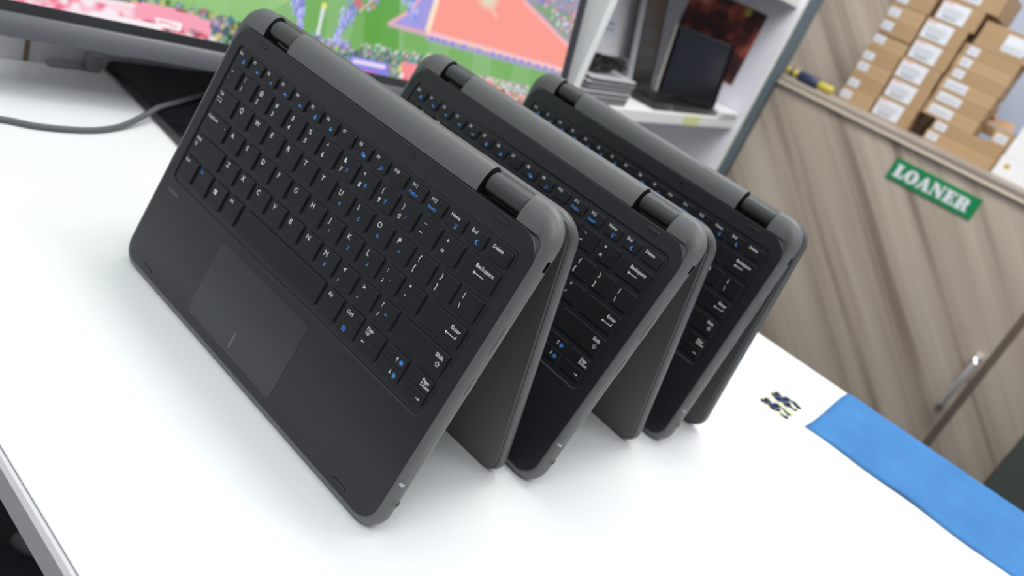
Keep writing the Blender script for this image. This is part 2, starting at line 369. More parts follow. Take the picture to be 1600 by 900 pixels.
        for ax in (0, 1):
            for ay in (0, 1):
                k = .85 if ax == 0 else 1.0
                px, py = cx + (ax - 1) * (s * 1.15) + ax * .12, cy + (ay - 1) * s * 1.15 + ay * .12
                b.add([(px, py, z), (px + s, py, z), (px + s, py + s, z), (px, py + s, z)], [(0, 1, 2, 3)], W)
    elif lab in ('Alt', 'AltR'): T('Alt', x0 + 2.2, y1 - 4.2, 3.3)
    elif lab == 'PgUp': T('Page', x0 + 2.2, y1 - 3.4, 2.9); T('Up', x0 + 2.2, y1 - 6.0, 2.9)
    elif lab == 'Left': arrow(b, x0 + 5.0, y1 - 2.4, -1, 0, 1.7, z, W, .4, 1.1)
    elif lab in ('Up', 'Down'):
        d = 1 if lab == 'Up' else -1
        arrow(b, x1 - 7.6, -1.4 * d, 0, d, 1.7, z, W, .42, 1.15)
        cx, cy = x1 - 3.9, -.4
        b.disc(cx, cy, .75, z - .03, z, B, 10)
        for k in range(8): a = k * PI / 4; b.line([(cx + .9 * math.cos(a), cy + .9 * math.sin(a)), (cx + 1.6 * math.cos(a), cy + 1.6 * math.sin(a))], .35, z, B)
    elif lab == 'PgDn': T('Page', x1 - 7.2, y1 - 3.4, 2.9); T('Down', x1 - 7.2, y1 - 6.0, 2.9)
    elif lab == 'Right': arrow(b, x1 - 5.0, -.6, 1, 0, 1.7, z, W, .4, 1.1)
    return b if b.v else None

WID = 304.0; DEP = 206.0
PROF = [(6.5, 4.5, 17, -.7), (4.6, 3.1, 12.5, -.45), (2.7, 1.8, 7.4, -1.3), (1.0, .8, 3.2, -3.0), (0, 0, .7, -5.6), (.4, .3, 0, -8.2), (2.0, 1.6, .8, -10.9), (5.0, 4, 3, -12.7), (9, 8, 7, -13.4)]
def shell_mesh():
    b = MB(); rings = [rr(8, WID - 8, 4, DEP - 17, (10, 10, 6, 6), -2.4, 8)]
    for s, f, r, z in PROF:
        rf = max(16 - f, 4); rb = max(19 - max(s, r) * .8, 4)
        rings.append(rr(s, WID - s, f - 3, DEP + 1.5 - r, (rf, rf, rb, rb), z, 8))
    b.loft(rings)
    me = b.mesh('base_shell', [M['shell'], M['black']])
    o = bpy.data.objects.new('tmp', me); COL.objects.link(o)
    c = MB(); c.box(30.5, 59, 190.2, 212, -20, 5, 1); c.box(244.5, 275.5, 190.2, 212, -20, 5, 1)     # hinge notches
    c.box(298.5, 310, 175.5, 182, -7.6, -4.4, 1)                                                # lock slot
    cu = bpy.data.objects.new('cut', c.mesh('cut', [M['shell'], M['black']])); COL.objects.link(cu)
    md = o.modifiers.new('b', 'BOOLEAN'); md.object = cu; md.operation = 'DIFFERENCE'; md.solver = 'EXACT'
    dg = bpy.context.evaluated_depsgraph_get(); dg.update()
    out = bpy.data.meshes.new_from_object(o.evaluated_get(dg)); out.name = 'base_shell'
    bpy.data.objects.remove(o); bpy.data.objects.remove(cu)
    out.set_sharp_from_angle(angle=math.radians(38)); flat_caps(out)
    return out
# lid cross-section, measured from the hinge: inset from the outline, height above the cover face (0 = cover, 8 = screen side)
LIDP = [(4.2, 0), (3.4, .35), (3.2, .9), (2.6, .5), (1.2, 1.2), (.2, 2.8), (0, 4.6), (.5, 6.4), (1.6, 7.5), (3.0, 8.0)]
HX, HY = 203.0, -13.6                        # hinge point in base (y, z)
LLEN = 204.0
def lid_pt(alpha, yl, e): return (HX - yl * math.cos(alpha) + e * math.sin(alpha), HY - yl * math.sin(alpha) - e * math.cos(alpha))
def tilt_for(alpha):
    A = [(f - 3, z) for s, f, r, z in PROF]; Bp = [lid_pt(alpha, LLEN - i, e) for i, e in LIDP]
    lo, hi = math.radians(-5), math.radians(50)
    def g(bt): n = (math.cos(bt), math.sin(bt)); return min(n[0] * p[0] + n[1] * p[1] for p in A) - min(n[0] * p[0] + n[1] * p[1] for p in Bp)
    for _ in range(50):
        mid = (lo + hi) / 2
        if g(mid) > 0: hi = mid
        else: lo = mid
    bt = (lo + hi) / 2; n = (math.cos(bt), math.sin(bt))
    return bt, min(n[0] * p[0] + n[1] * p[1] for p in A)
def alpha_for(beta):
    lo, hi = math.radians(8), math.radians(45)
    for _ in range(50):
        mid = (lo + hi) / 2
        if tilt_for(mid)[0] < beta: lo = mid
        else: hi = mid
    return (lo + hi) / 2

SHELL = shell_mesh(); KEYCACHE = {}
def place_matrix(beta, off, x, y, yaw):
    c, s = math.cos(beta), math.sin(beta)
    # local -> world for the tent pose, contact edge on the desk
    cy, sy = math.cos(yaw), math.sin(yaw)
    R = Matrix(((1, 0, 0), (0, s, -c), (0, c, s)))
    p0 = Vector((27.0 + SX, 1.0, -7.6)); q0 = R @ p0
    Rz = Matrix(((cy, -sy, 0), (sy, cy, 0), (0, 0, 1)))
    # q = Rz (R p - R p0 - (cx,0,0)) + (cx + x, y, 0)
    cx = 6.55 * 19
    T = Rz @ (-(q0) - Vector((cx, 0, 0))) + Vector((cx + x, y, 0))
    T.z = -off
    m = (Rz @ R).to_4x4(); m.translation = Vector((T.x * .001, T.y * .001, T.z * .001 + TZ))
    return m
def laptop(label, beta_deg, x, y, yaw):
    alpha = alpha_for(math.radians(beta_deg)); beta, off = tilt_for(alpha)
    root = bpy.data.objects.new('convertible_laptop', None); COL.objects.link(root); root.empty_display_size = .05
    tag(root, label, 'laptop', 'laptops folded into tents on the desk')
    root.matrix_world = place_matrix(beta, off, x, y, yaw)
    o = bpy.data.objects.new('base_shell', SHELL); COL.objects.link(o); o.parent = root; o['label'] = 'grey rounded base casing'
    # keyboard deck with recessed key well
    def first(name, maker, mats, loc=(0, 0, 0), parent=None, smooth=30, rot=None, lab=None):
        if name not in KEYCACHE:
            bb = maker(); me = bb.mesh(name, mats if isinstance(mats, list) else [mats])
            if smooth:
                me.set_sharp_from_angle(angle=math.radians(smooth)); flat_caps(me)
            KEYCACHE[name] = me
        oo = bpy.data.objects.new(name.split('|')[0], KEYCACHE[name]); COL.objects.link(oo); oo.parent = parent or root
        oo.location = [c * .001 for c in loc]
        if rot: oo.rotation_euler = rot
        if lab: oo['label'] = lab
        return oo
    wx0, wx1, wy0, wy1 = 14.7, 289.5, 70.0, 177.6
    def deck():
        d = MB(); rf, rb = 12.5, 15
        d.loft([rr(6.0, WID - 6.0, 2.2, 189.2, (rf, rf, rb, rb), -1.2, 8), rr(5.4, WID - 5.4, 1.6, 189.8, (13, 13, rb, rb), -.5, 8),
                rr(5.8, WID - 5.8, 2.0, 189.4, (12.6, 12.6, rb, rb), -.15, 8),
                rr(wx0 - .9, wx1 + .9, wy0 - .9, wy1 + .9, 6, -.15, 8), rr(wx0, wx1, wy0, wy1, 5, -.75, 8), rr(wx0 + .1, wx1 - .1, wy0 + .1, wy1 - .1, 4.9, -1.5, 8)], cap1=False)
        d.add(rr(wx0 + .1, wx1 - .1, wy0 + .1, wy1 - .1, 4.9, -1.5, 8), [tuple(range(36))], 1)
        return d
    first('keyboard_deck', deck, [M['deck'], M['well']], lab='black palm rest and keyboard surround', smooth=22)
    def pad():
        d = MB(); d.rbox(90.1, 191.9, 7.4, 63.2, -.2, -.10, 3.6, .02, 1); d.rbox(90.6, 191.4, 7.9, 62.7, -.14, -.02, 3.2, .03, 0)
        return d
    tp = first('touchpad', pad, [M['pad'], M['groove']], lab='smooth charcoal touchpad')
    first('touchpad_mark', lambda: (lambda d: (d.box(140.4, 141.6, 12.0, 23.2, -.02, .02), d)[1])(MB()), M['grey_ink'], parent=tp, smooth=None)
    def logo():
        d = MB(); put_text(d, 'Latitude', 16.1, 61.4, -.1, 4.0, 0, .02, sx=1.05); return d
    first('lettering', logo, M['grey_ink'], smooth=None)
    for i, (kx0, kx1, ky0, ky1) in enumerate(((29.5, 40, 184.2, 186.4), (262, 273.5, 184.6, 186.8), (28.5, 40.5, 4.9, 7.1), (262, 274, 4.7, 6.9))):
        first('rubber_pad|%d' % i, lambda: (lambda d: (d.rbox(kx0, kx1, ky0, ky1, -.3, .45, 1.05, .25), d.rbox(kx0 - .4, kx1 + .4, ky0 - .4, ky1 + .4, -.3, -.1, 1.4, .03, 1), d)[-1])(MB()), [M['deck'], M['black']])
    def webc():
        d = MB(); d.disc(193.2, 185.4, 3.0, -.3, .10, 0, 24); d.disc(193.2, 185.4, 1.6, 0, .16, 1, 20); return d
    first('webcam', webc, [M['deck'], M['lens']], smooth=None)
    for i, xx in enumerate((175.5, 186.1)):
        first('microphone_hole|%d' % i, lambda: (lambda d: (d.disc(xx, 185.8, .45, -.3, -.12, 0, 10), d)[1])(MB()), M['black'], smooth=None)
    # keys
    for lab, x0, x1, y0, y1 in KEYS:
        X0, X1, Y0, Y1 = U(x0), U(x1), V(y0), V(y1); w, h = X1 - X0, Y1 - Y0; cx, cy = (X0 + X1) / 2, (Y0 + Y1) / 2
        def kb():
            d = MB(); a = w / 2; c = h / 2; half = lab in ('PgUp', 'Left', 'Up', 'Down', 'PgDn', 'Right')
            r = 1.3
            rad = (r, r, r, r) if not half else ((r, r, .2, .2) if lab in ('Left', 'Down', 'Right') else (.2, .2, r, r))
            sub = lambda q: tuple(max(v - q, .15) for v in rad)
            d.loft([rr(-a + .75, a - .75, -c + (.75 if not half else .3), c - (.75 if not half else .3), sub(.6), -1.8), rr(-a, a, -c, c, rad, -.55), rr(-a + .18, a - .18, -c + .18, c - .18, sub(.15), -.12),
                    rr(-a + .5, a - .5, -c + .5, c - .5, sub(.4), 0)])
            mg = .5 if not half else .0
            d.add(rr(-a - .85, a + .85, -c - (.85 if not half or lab in ('Left', 'Down', 'Right') else .05), c + (.85 if not half or lab in ('PgUp', 'Up', 'PgDn') else .05), 1.5, -1.82, 4), [tuple(range(20))], 1)  # flat black sheet painting the shade in the gap round the key
            return d
        k = first('key|' + lab, kb, [M['key'], M['black']], loc=(cx, cy, .35), smooth=50)
        if ('leg|' + lab) not in KEYCACHE:
            lg = legend(lab, w, h); KEYCACHE['leg|' + lab] = lg.mesh('legend', [M['white_ink'], M['blue_ink']]) if lg else None
        if KEYCACHE['leg|' + lab]:
            oo = bpy.data.objects.new('legend', KEYCACHE['leg|' + lab]); COL.objects.link(oo); oo.parent = k
    # side details on the right flank
    def btn(y0, y1, z0, z1):
        d = MB(); n = []
        d.loft([[(x, y0 + 1.2 - 1.2 * math.cos(a) if False else yy, zz) for yy, zz in capsule(y0, y1, z0, z1, q)] for x, q in ((302.2, 0), (303.9, 0), (304.25, .35))])
        return d
    first('power_button', lambda: btn(122.5, 141.5, -7.2, -4.0), M['shell'])
    first('volume_button', lambda: btn(96, 107.5, -7.6, -4.4), M['shell'])
    def jack():
        d = MB()
        for r0, r1, xx, mi in ((2.7, 1.9, 304.1, 0),):
            n = 18
            P = lambda r, x_: [(x_, 20.6 + r * math.cos(2 * PI * k / n), -6.2 + r * math.sin(2 * PI * k / n)) for k in range(n)]
            d.loft([P(2.7, 302.5), P(2.7, 304.05), P(2.0, 304.05), P(1.8, 303.0)], 0, False, False); d.add(P(1.9, 303.9), [tuple(range(n))], 1)
        return d
    first('headphone_jack', jack, [M['shell'], M['black']], smooth=None)
    first('status_light', lambda: (lambda d: (d.box(300.4, 303.4, 33.2, 34.8, -3.4, -1.15), d)[1])(MB()), M['led'], smooth=None, lab='small pale status light on the edge')
    # hinges
    for i, (a0, a1) in enumerate(((33.5, 58.4), (247.1, 275.1))):
        def hb():
            d = MB(); n = 24; cy_, cz_, r_ = 198.8, -7.4, 6.6
            P = lambda x_, r: [(x_, cy_ + r * math.cos(2 * PI * k / n), cz_ + r * math.sin(2 * PI * k / n)) for k in range(n)]
            d.loft([P(a0, r_ - 1), P(a0 + .6, r_), P(a1 - .2, r_), P(a1, r_ - .4)]); return d
        h = first('hinge|%d' % i, hb, M['barrel'], smooth=40, lab='rounded hinge barrel, coloured darker for the shade in its notch')
    # lid
    ROT = Matrix(((1, 0, 0, 0), (0, -math.cos(alpha), math.sin(alpha), HX * .001), (0, -math.sin(alpha), -math.cos(alpha), HY * .001), (0, 0, 0, 1)))
    def lidm():
        d = MB(); rings = []
        for ins, e in LIDP:
            r = max(16.5 - ins, 4); rings.append(rr(.8 + ins, WID - .8 - ins, -2.5 + ins, LLEN - ins, r, e, 8))
        d.loft(rings); return d
    ld = first('lid', lidm, M['lidm'], smooth=25, lab='dark grey lid folded round behind the base'); ld.matrix_basis = ROT
    for i, (a0, a1) in enumerate(((34.5, 57.5), (248.5, 274.5))):
        first('hinge_arm|%d' % i, lambda: (lambda d: (d.rbox(a0, a1, -1.5, 10, -5.0, 3, .8, .4), d)[1])(MB()), M['barrel'], parent=ld)
    def scr():
        d = MB(); d.rbox(5, WID - 5, 1, LLEN - 4.5, 7.6, 8.15, 11, .1, 0, 6); return d
    first('display_glass', scr, M['glass'], parent=ld, lab='black glass display facing away')
    return root
def capsule(y0, y1, z0, z1, q, n=6):
    r = (z1 - z0) / 2; cz = (z0 + z1) / 2; out = []
    for c, a0 in ((y0 + r, PI / 2), (y1 - r, -PI / 2)):
        for k in range(n + 1):
            a = a0 + k * PI / n; out.append((c + (r - q) * math.cos(a), cz + (r - q) * math.sin(a)))
    return out
KEYS = key_layout()
laptop('front tent-folded laptop on the desk, its whole keyboard and touchpad in view', 14.93, 0, 0, 0)
laptop('middle tent-folded laptop standing between the front and the rear one', 17.06, .974 * 19, 7.2677 * 19, -.0646)
laptop('rear tent-folded laptop, farthest along the desk towards the wood cabinet', 8.60, 2.0165 * 19, 15.6823 * 19, -.0828)

# ------------------------------------------------------------------ blue cloth strip and marks on the desk
b = MB(); rows = []
nx, ny = 90, 16
def cz(i, j):
    x = 366 + (1100 - 366) * i / nx; y = 496 + 160 * j / ny
    return 1.6 + 1.1 * math.sin(x * .031 + y * .05) * math.exp(-((j - 4) / 5) ** 2) + .5 * math.sin(x * .09 - y * .07)
top = []
for i in range(nx + 1):
    for j in range(ny + 1):
        y = 496 + 160 * j / ny; x = 366 + (1100 - 366) * i / nx + (1.2 * math.sin(j * .4) if i == 0 else 0)
        wob = 1.6 * math.sin(i * .55) + 1.0 * math.sin(i * .21) if j == 0 else 0
        z = max(cz(i, j), 1.0)
        if j >= ny - 1: y = 653.6 + .8 * (j - ny + 1); z = 1.0 if j == ny - 1 else -14
        top.append((x, y + wob, z))
idx = lambda i, j: i * (ny + 1) + j
b.add(top, [(idx(i, j), idx(i + 1, j), idx(i + 1, j + 1), idx(i, j + 1)) for i in range(nx) for j in range(ny)])
o = b.build('cloth_strip', M['cloth'], smooth=60)
sm = o.modifiers.new('thickness', 'SOLIDIFY'); sm.thickness = .0009; sm.offset = -1
lift(o); tag(o, 'bright blue microfibre cloth strip lying along the far edge of the white desk', 'cloth')
# handwritten number on a yellow-highlighted patch
b = MB()
hx, hy = 333.0, 510.0; hd = math.radians(90)
def hw(u, v): return (hx + u * math.cos(hd) - v * math.sin(hd), hy + u * math.sin(hd) + v * math.cos(hd))
G3 = {'3': [(0, 8), (3, 9.5), (5, 7), (2.5, 5), (5.5, 3), (3, -.5), (0, 1)], '8': [(3, 5), (.5, 7), (3, 9.5), (5, 7), (1, 3), (3, 0), (5.5, 2.5), (3, 5)],
      '5': [(5, 9.5), (1, 9), (.8, 5.5), (4, 5), (5, 2), (3, -.3), (0, .8)], '/': [(0, -1), (4, 10)]}
for ch, u0 in (('3', -27), ('5', -16), ('/', -5), ('8', 3), ('5', 14)):
    pts = [hw(u0 + p[0] * 1.7, p[1] * 2.5 - 12) for p in G3[ch]]
    b.line(pts, 8.0, .06 + .005 * u0 / 30, 1); b.line(pts, 1.25, .12, 0)
tag(lift(b.build('handwritten_note', [M['ink'], M['highlighter']])), 'handwritten blue numbers on a yellow highlighted spot on the white desk', 'writing')

# ------------------------------------------------------------------ large monitor
P0 = Vector((-200.0, 698.46, 91.23)); bd = Vector((.149494, .988763, 0)); uu = Vector((-.222423, .033629, .97437)); nn = Vector((.963421, -.145663, .224951))
mon = thing('monitor', 'large black monitor showing a football stadium scene, on a flat stand behind the laptops', 'monitor', (-330, 400, 0))
MR = Matrix(((bd.x, uu.x, nn.x), (bd.y, uu.y, nn.y), (bd.z, uu.z, nn.z))).to_4x4(); MR.translation = P0 * .001 + Vector((0, 0, TZ))
def onmon(o): o.parent = mon; o.matrix_parent_inverse = Matrix.Translation(-mon.location); o.matrix_basis = MR; return o
SW, SH = 716.0, 318.0                        # local: x runs left to right with 0 at the right screen corner, y up, z out
b = MB(); b.rbox(-SW - 14, 16, -9.5, SH + 14, -20, -2.5, 5, 2); onmon(b.build('monitor_housing', M['bezel'], smooth=40))
b = MB()
for x0, x1, y0, y1 in ((-SW - 14, -SW, -9, SH + 14), (0, 15.5, -9, SH + 14), (-SW, 0, SH, SH + 14), (-SW, 0, -9.5, -.2)):
    b.rbox(x0, x1, y0, y1, -4, .8, .8, .4)
onmon(b.build('bezel', M['bezel'], smooth=40))
b = MB(); b.loft([[(x, y, z) for y, z in ((-9.6, 1.2), (-9.6, -20), (-28, -20), (-31.5, -14), (-31.5, 1.5), (-30, 3.5), (-12, 3.5))] for x in (-SW - 14, 16)])
onmon(b.build('chin', M['chin'], smooth=50, label='grey lower frame of the monitor'))
# the picture on the screen, one colour per vertex
NX, NY = 358, 160
xs = np.linspace(-SW, 0, NX); ys = np.linspace(0, SH, NY); XX, YY = np.meshgrid(-xs, ys, indexing='ij')    # XX = distance left of the right corner
rng = np.random.default_rng(3)
img = np.empty((NX, NY, 3)); img[:] = (.16, .42, .09)
def blend(mask, c, a=1.0): 
    mm = (mask * a)[..., None]; img[:] = img * (1 - mm) + np.array(c) * mm
def poly(pts):
    inside = np.zeros_like(XX, bool); n = len(pts)
    for i in range(n):
        (x1, y1), (x2, y2) = pts[i], pts[(i + 1) % n]
        c = ((y1 > YY) != (y2 > YY)) & (XX < (x2 - x1) * (YY - y1) / ((y2 - y1) + 1e-9) + x1); inside ^= c
    return inside.astype(float)
def seg(x1, y1, x2, y2, w):
    dx, dy = x2 - x1, y2 - y1; tt = np.clip(((XX - x1) * dx + (YY - y1) * dy) / (dx * dx + dy * dy), 0, 1)
    return np.clip(1.2 - np.hypot(XX - x1 - tt * dx, YY - y1 - tt * dy) / (w / 2), 0, 1) ** .5
def blob(x, y, r, e=1.0): return np.clip(1.3 - np.hypot((XX - x), (YY - y) * e) / r, 0, 1)
low = rng.random((30, 18)); 
def lown(scale):
    gx = XX / scale; gy = YY / scale; x0 = np.floor(gx).astype(int); y0 = np.floor(gy).astype(int); fx = gx - x0; fy = gy - y0
    tab = rng.random((x0.max() + 3, y0.max() + 3)); fx = fx * fx * (3 - 2 * fx); fy = fy * fy * (3 - 2 * fy)
    return (tab[x0, y0] * (1 - fx) + tab[x0 + 1, y0] * fx) * (1 - fy) + (tab[x0, y0 + 1] * (1 - fx) + tab[x0 + 1, y0 + 1] * fx) * fy
for k in range(-2, 14):                        # mowing stripes
    x = 60 + k * 74
    blend(poly([(x, -5), (x + 34, -5), (x + 74, 420), (x + 40, 420)]), (.245, .50, .19), .75)
blend(lown(45), (.30, .55, .22), .35)
blend(poly([(349, 76), (342, 30), (291, 30), (300, 76), (313, 130), (352, 130)]), (.095, .36, .035), .8)
blend(poly([(600, 24), (600, 80), (470, 90), (440, 60), (480, 26)]), (.38, .66, .26), .55)
# pitch-side carpets of the ceremony
blend(poly([(312, 61), (290, 76), (262, 135), (205, 180), (60, 160), (-10, 134), (-20, 97), (-16, 55), (120, 58), (250, 60)]), (1.0, .34, .28))
blend(poly([(311, 62), (288, 80), (268, 130), (246, 135), (252, 64)]), (.36, .33, .78))
blend(seg(247, 130, 254, 66, 9), (1.0, .80, .62)); blend(seg(312, 61, 284, 82, 5), (.85, .45, .50)); blend(seg(284, 82, 262, 130, 5), (.85, .45, .50))
blend(seg(312, 60, 252, 59, 5), (.62, .45, .55)); blend(seg(252, 61, 0, 59, 7), (1.0, .62, .56)); blend(seg(252, 56, -5, 53.5, 7), (.42, .36, .60))
for x in (245, 236, 225, 211, 192, 166, 140, 126, 113, 99, 84, 70, 52, 36, 20): blend(blob(x, 56.5, 3.4), (.22, .20, .85)); blend(blob(x - 1, 63, 2.6), (.9, .5, .9), .8)
blend(blob(168, 122, 17, 1.4), (.75, .85, .62), .8); blend(seg(160, 112, 148, 104, 4), (.9, .75, .6), .6)
blend(poly([(103, 134), (2, 96), (-30, 90), (-30, 220), (150, 220)]), (.34, .34, .42))
blend(poly([(88, 134), (6, 104), (-10, 140), (60, 140)]), (.20, .40, .14), .8); blend(seg(104, 133, 2, 95, 6), (1.0, .48, .48))
def crowd(x0, x1, ylo, yhi, cols, n, r=(1.6, 3.4), a=.9):
    for _ in range(n):
        x = random.uniform(x0, x1); tx = (x - x0) / (x1 - x0); lo = ylo[0] + (ylo[1] - ylo[0]) * tx; hi = yhi[0] + (yhi[1] - yhi[0]) * tx
        blend(blob(x, random.uniform(lo, hi), random.uniform(*r)), random.choice(cols), a)
CR = [(.03, .15, .18), (.06, .24, .28), (.30, .42, .45), (.62, .45, .48), (.06, .06, .28), (.02, .04, .05), (.03, .05, .08), (.7, .6, .1), (.55, .06, .12), (.20, .18, .5)]
TE = [(.02, .13, .15), (.05, .24, .27), (.12, .32, .34), (.35, .48, .46), (.5, .24, .25), (.03, .06, .08)]
RD = [(.85, .04, .10), (.95, .35, .42), (.95, .75, .78), (.55, .03, .06), (1, .9, .9), (.12, .06, .10)]
crowd(-10, 90, (100, 140), (160, 220), [(.22, .2, .6), (.85, .5, .6), (.8, .8, .95), (.7, .15, .2), (.3, .3, .5)], 260)
crowd(500, 720, (12, 16), (27, 30), CR, 260)
crowd(430, 530, (-3, -3), (24, 24), CR, 260, (2, 4))
blend(poly([(720, -5), (583, 24), (525, 19), (520, -5)]), (.98, .38, .50))
crowd(520, 640, (-4, -4), (3, 5), RD, 60, (2.5, 5)); crowd(600, 720, (-4, -4), (12, 18), [(1, .72, .8), (1, .9, .95), (.9, .1, .25), (1, .5, .62)], 170, (3, 6))
blend(poly([(578, 11), (577, 4), (553, 3), (553, 10)]), (1, .92, .94)); blend(poly([(634, 6), (570, 5), (572, -1), (640, -2)]), (1, .90, .95)); blend(seg(690, 14, 600, 17, 5), (1, .82, .88))
blend(seg(574, 8, 557, 6.5, 2), (.95, .3, .4)); blend(blob(478, 9, 6), (.88, .78, .12)); blend(blob(493, 1, 8, 1.5), (.55, .60, .95)); blend(blob(489, 0, 3), (1, 1, 1))
crowd(150, 405, (-4, -4), (26, 24), CR, 600, (1.5, 3.2)); crowd(190, 345, (10, 8), (34, 30), TE, 420, (1.6, 3.0)); crowd(200, 345, (30, 26), (37, 35), [(.9, .8, .8), (.85, .6, .6), (.7, .8, .75)], 60, (1.2, 2.2))
blend(poly([(355, 14), (302, 16), (300, -4), (356, -2)]), (.24, .22, .80)); blend(seg(350, 9.5, 308, 10.5, 5.5), (.90, .78, 1.0)); blend(seg(338, 0, 318, 0, 4), (.85, .1, .3), .7)
blend(blob(385, 14, 6), (.85, .05, .15)); blend(blob(377, 10, 4), (.9, .55, .2)); blend(seg(404, 30, 404, 20, 4), (.04, .06, .16))
blend(blob(283, 12, 5), (.82, .78, .2)); blend(poly([(284, 22), (256, 21), (262, -4), (278, -4)]), (.95, .28, .30)); blend(blob(275, -1, 5), (.9, .05, .2)); blend(blob(280, 4, 4), (1, .85, .95))
crowd(60, 250, (18, 18), (26, 25), [(.9, .82, .8), (.5, .4, .45), (.85, .7, .6), (.3, .25, .3), (.6, .5, .5)], 240, (1.3, 2.6))
blend(poly([(186, 22), (129, 20), (118, 6), (160, 2), (186, 2)]), (.98, .26, .28)); blend(blob(146, 12, 7), (1, .82, .88)); blend(blob(152, 7, 5), (1, .6, .6))
crowd(-10, 125, (-4, -4), (15, 15), RD, 420, (1.6, 3.0)); crowd(-10, 110, (15, 15), (19, 19), [(.5, .6, .75), (.6, .7, .65), (.3, .4, .4)], 120, (1.5, 3))
crowd(360, 410, (20, 18), (30, 28), [(.25, .22, .65), (.5, .5, .8), (.7, .5, .8)], 40)
blend(seg(401, 62, 403, 26, 4.6), (.82, .86, .92)); blend(blob(400.5, 62, 3.8), (.88, .85, .12)); blend(seg(403, 27, 403, 20, 4.5), (.03, .06, .16))
for (xa, ya, xb, yb) in ((434, 70, 424, 33), (364, 70, 380, 33)):
    for _ in range(75):
        q = random.random(); x = xa + (xb - xa) * q + random.gauss(0, 4.2 * (1.15 - q)); y = ya + (yb - ya) * q + random.gauss(0, 2)
        blend(seg(x, y, x + random.uniform(-3, 3), y - 6, 2.6), random.choice([(.30, .29, .85), (.45, .46, .95), (.18, .17, .62), (.62, .66, 1)]), .8)
blend(seg(330, 92, 355, 66, 3), (.70, .50, .45)); blend(blob(358, 74, 6), (.75, .1, .25)); blend(blob(365, 68, 5), (.2, .2, .6))
blend(blob(449, 62, 5), (.75, .7, .45), .8)
crowd(330, 372, (70, 70), (130, 130), [(.3, .28, .8), (.8, .2, .3), (.6, .6, 1)], 50); crowd(275, 300, (72, 90), (80, 130), [(.18, .25, .85), (.5, .5, .9)], 40, (2, 4))
crowd(20, 700, (190, 200), (318, 318), CR, 900, (3, 7))
img = np.clip(img, 0, 1)
me = bpy.data.meshes.new('screen_picture')
vv = [(x * .001, y * .001, 0) for x in xs for y in ys]
ff = [(i * NY + j, (i + 1) * NY + j, (i + 1) * NY + j + 1, i * NY + j + 1) for i in range(NX - 1) for j in range(NY - 1)]
me.from_pydata(vv, [], ff); ca = me.color_attributes.new('picture', 'FLOAT_COLOR', 'POINT')
ca.data.foreach_set('color', np.concatenate([img.reshape(-1, 3), np.ones((NX * NY, 1))], 1).astype(np.float32).ravel())
sm_, nt, pb = new_mat('lit_screen'); at = nt.nodes.new('ShaderNodeAttribute'); at.attribute_name = 'picture'
nt.links.new(at.outputs['Color'], pb.inputs['Emission Color']); pb.inputs['Emission Strength'].default_value = 0.95
pb.inputs['Base Color'].default_value = (.01, .01, .01, 1); pb.inputs['Roughness'].default_value = .25
me.materials.append(sm_); o = bpy.data.objects.new('screen', me); COL.objects.link(o); onmon(o); o['label'] = 'lit screen with a green pitch, coral carpet and crowds'
# stand
def onstand(o): o.parent = mon; o.matrix_parent_inverse = Matrix.Translation(-mon.location); o.location.z += TZ; return o
b = MB(); b.loft([[(-402, 148, 0), (-130, 130, 0), (-120, 470, 0), (-402, 500, 0)], [(-402, 146, 2), (-128, 128, 2), (-118, 472, 2), (-402, 502, 2)],
                  [(-402, 147, 9), (-130, 130, 9), (-120, 470, 9), (-402, 501, 9)], [(-400, 152, 12), (-136, 136, 12), (-126, 464, 12), (-400, 496, 12)]])
onstand(b.build('stand_base', M['gloss'], smooth=40))
b = MB(); b.rbox(-345, -300, 330, 400, 11, 260, 8, 2); onstand(b.build('stand_neck', M['gloss'], smooth=40))
b = MB(); b.rbox(-402, -390, 121, 136, 0, 19, 2, 1); o = lift(b.build('power_adapter', M['greycase'])); tag(o, 'small grey block standing against the wall beside the monitor stand', 'adapter')
b = MB(); b.rbox(-402, -394, 84, 121, 0, 4, 1, .5); o = lift(b.build('cable_cover', M['greycase'])); tag(o, 'thin grey strip lying at the foot of the white wall', 'strip')
# monitor cable
pts = [(-262, -120, 3), (-256, -60, 3), (-250, -12, 3), (-240, 12, 3), (-236, 40, 3), (-238, 66, 3), (-247, 92, 4.5), (-260, 118, 10), (-273, 140, 15.2), (-290, 168, 15.2), (-310, 200, 15.2), (-330, 235, 15.2), (-338, 280, 15.2)]
def smooth_path(p, n=6):
    out = []
    for i in range(len(p) - 1):
        a, b_, c, d = (Vector(p[max(i - 1, 0)]), Vector(p[i]), Vector(p[i + 1]), Vector(p[min(i + 2, len(p) - 1)]))
        for k in range(n):
            t_ = k / n; out.append(.5 * ((2 * b_) + (c - a) * t_ + (2 * a - 5 * b_ + 4 * c - d) * t_ ** 2 + (3 * b_ - a - 3 * c + d) * t_ ** 3))
    return out + [Vector(p[-1])]
b = MB(); b.tube(smooth_path(pts), 2.9, n=10); tag(lift(b.build('cable', M['cable'], smooth=60)), 'dark grey cable curving over the desk and across the monitor stand', 'cable')

# ------------------------------------------------------------------ shelf unit at the end of the room
KX, KY = -289.0, 1700.0; ang = math.atan2(.07, .9975)
SR = Matrix.Rotation(ang, 4, 'Z')
# local frame: X = out of the unit towards the room, Y = to the right along the front; origin at the front right foot
SM = Matrix.Translation((KX * .001, KY * .001, TZ)) @ SR
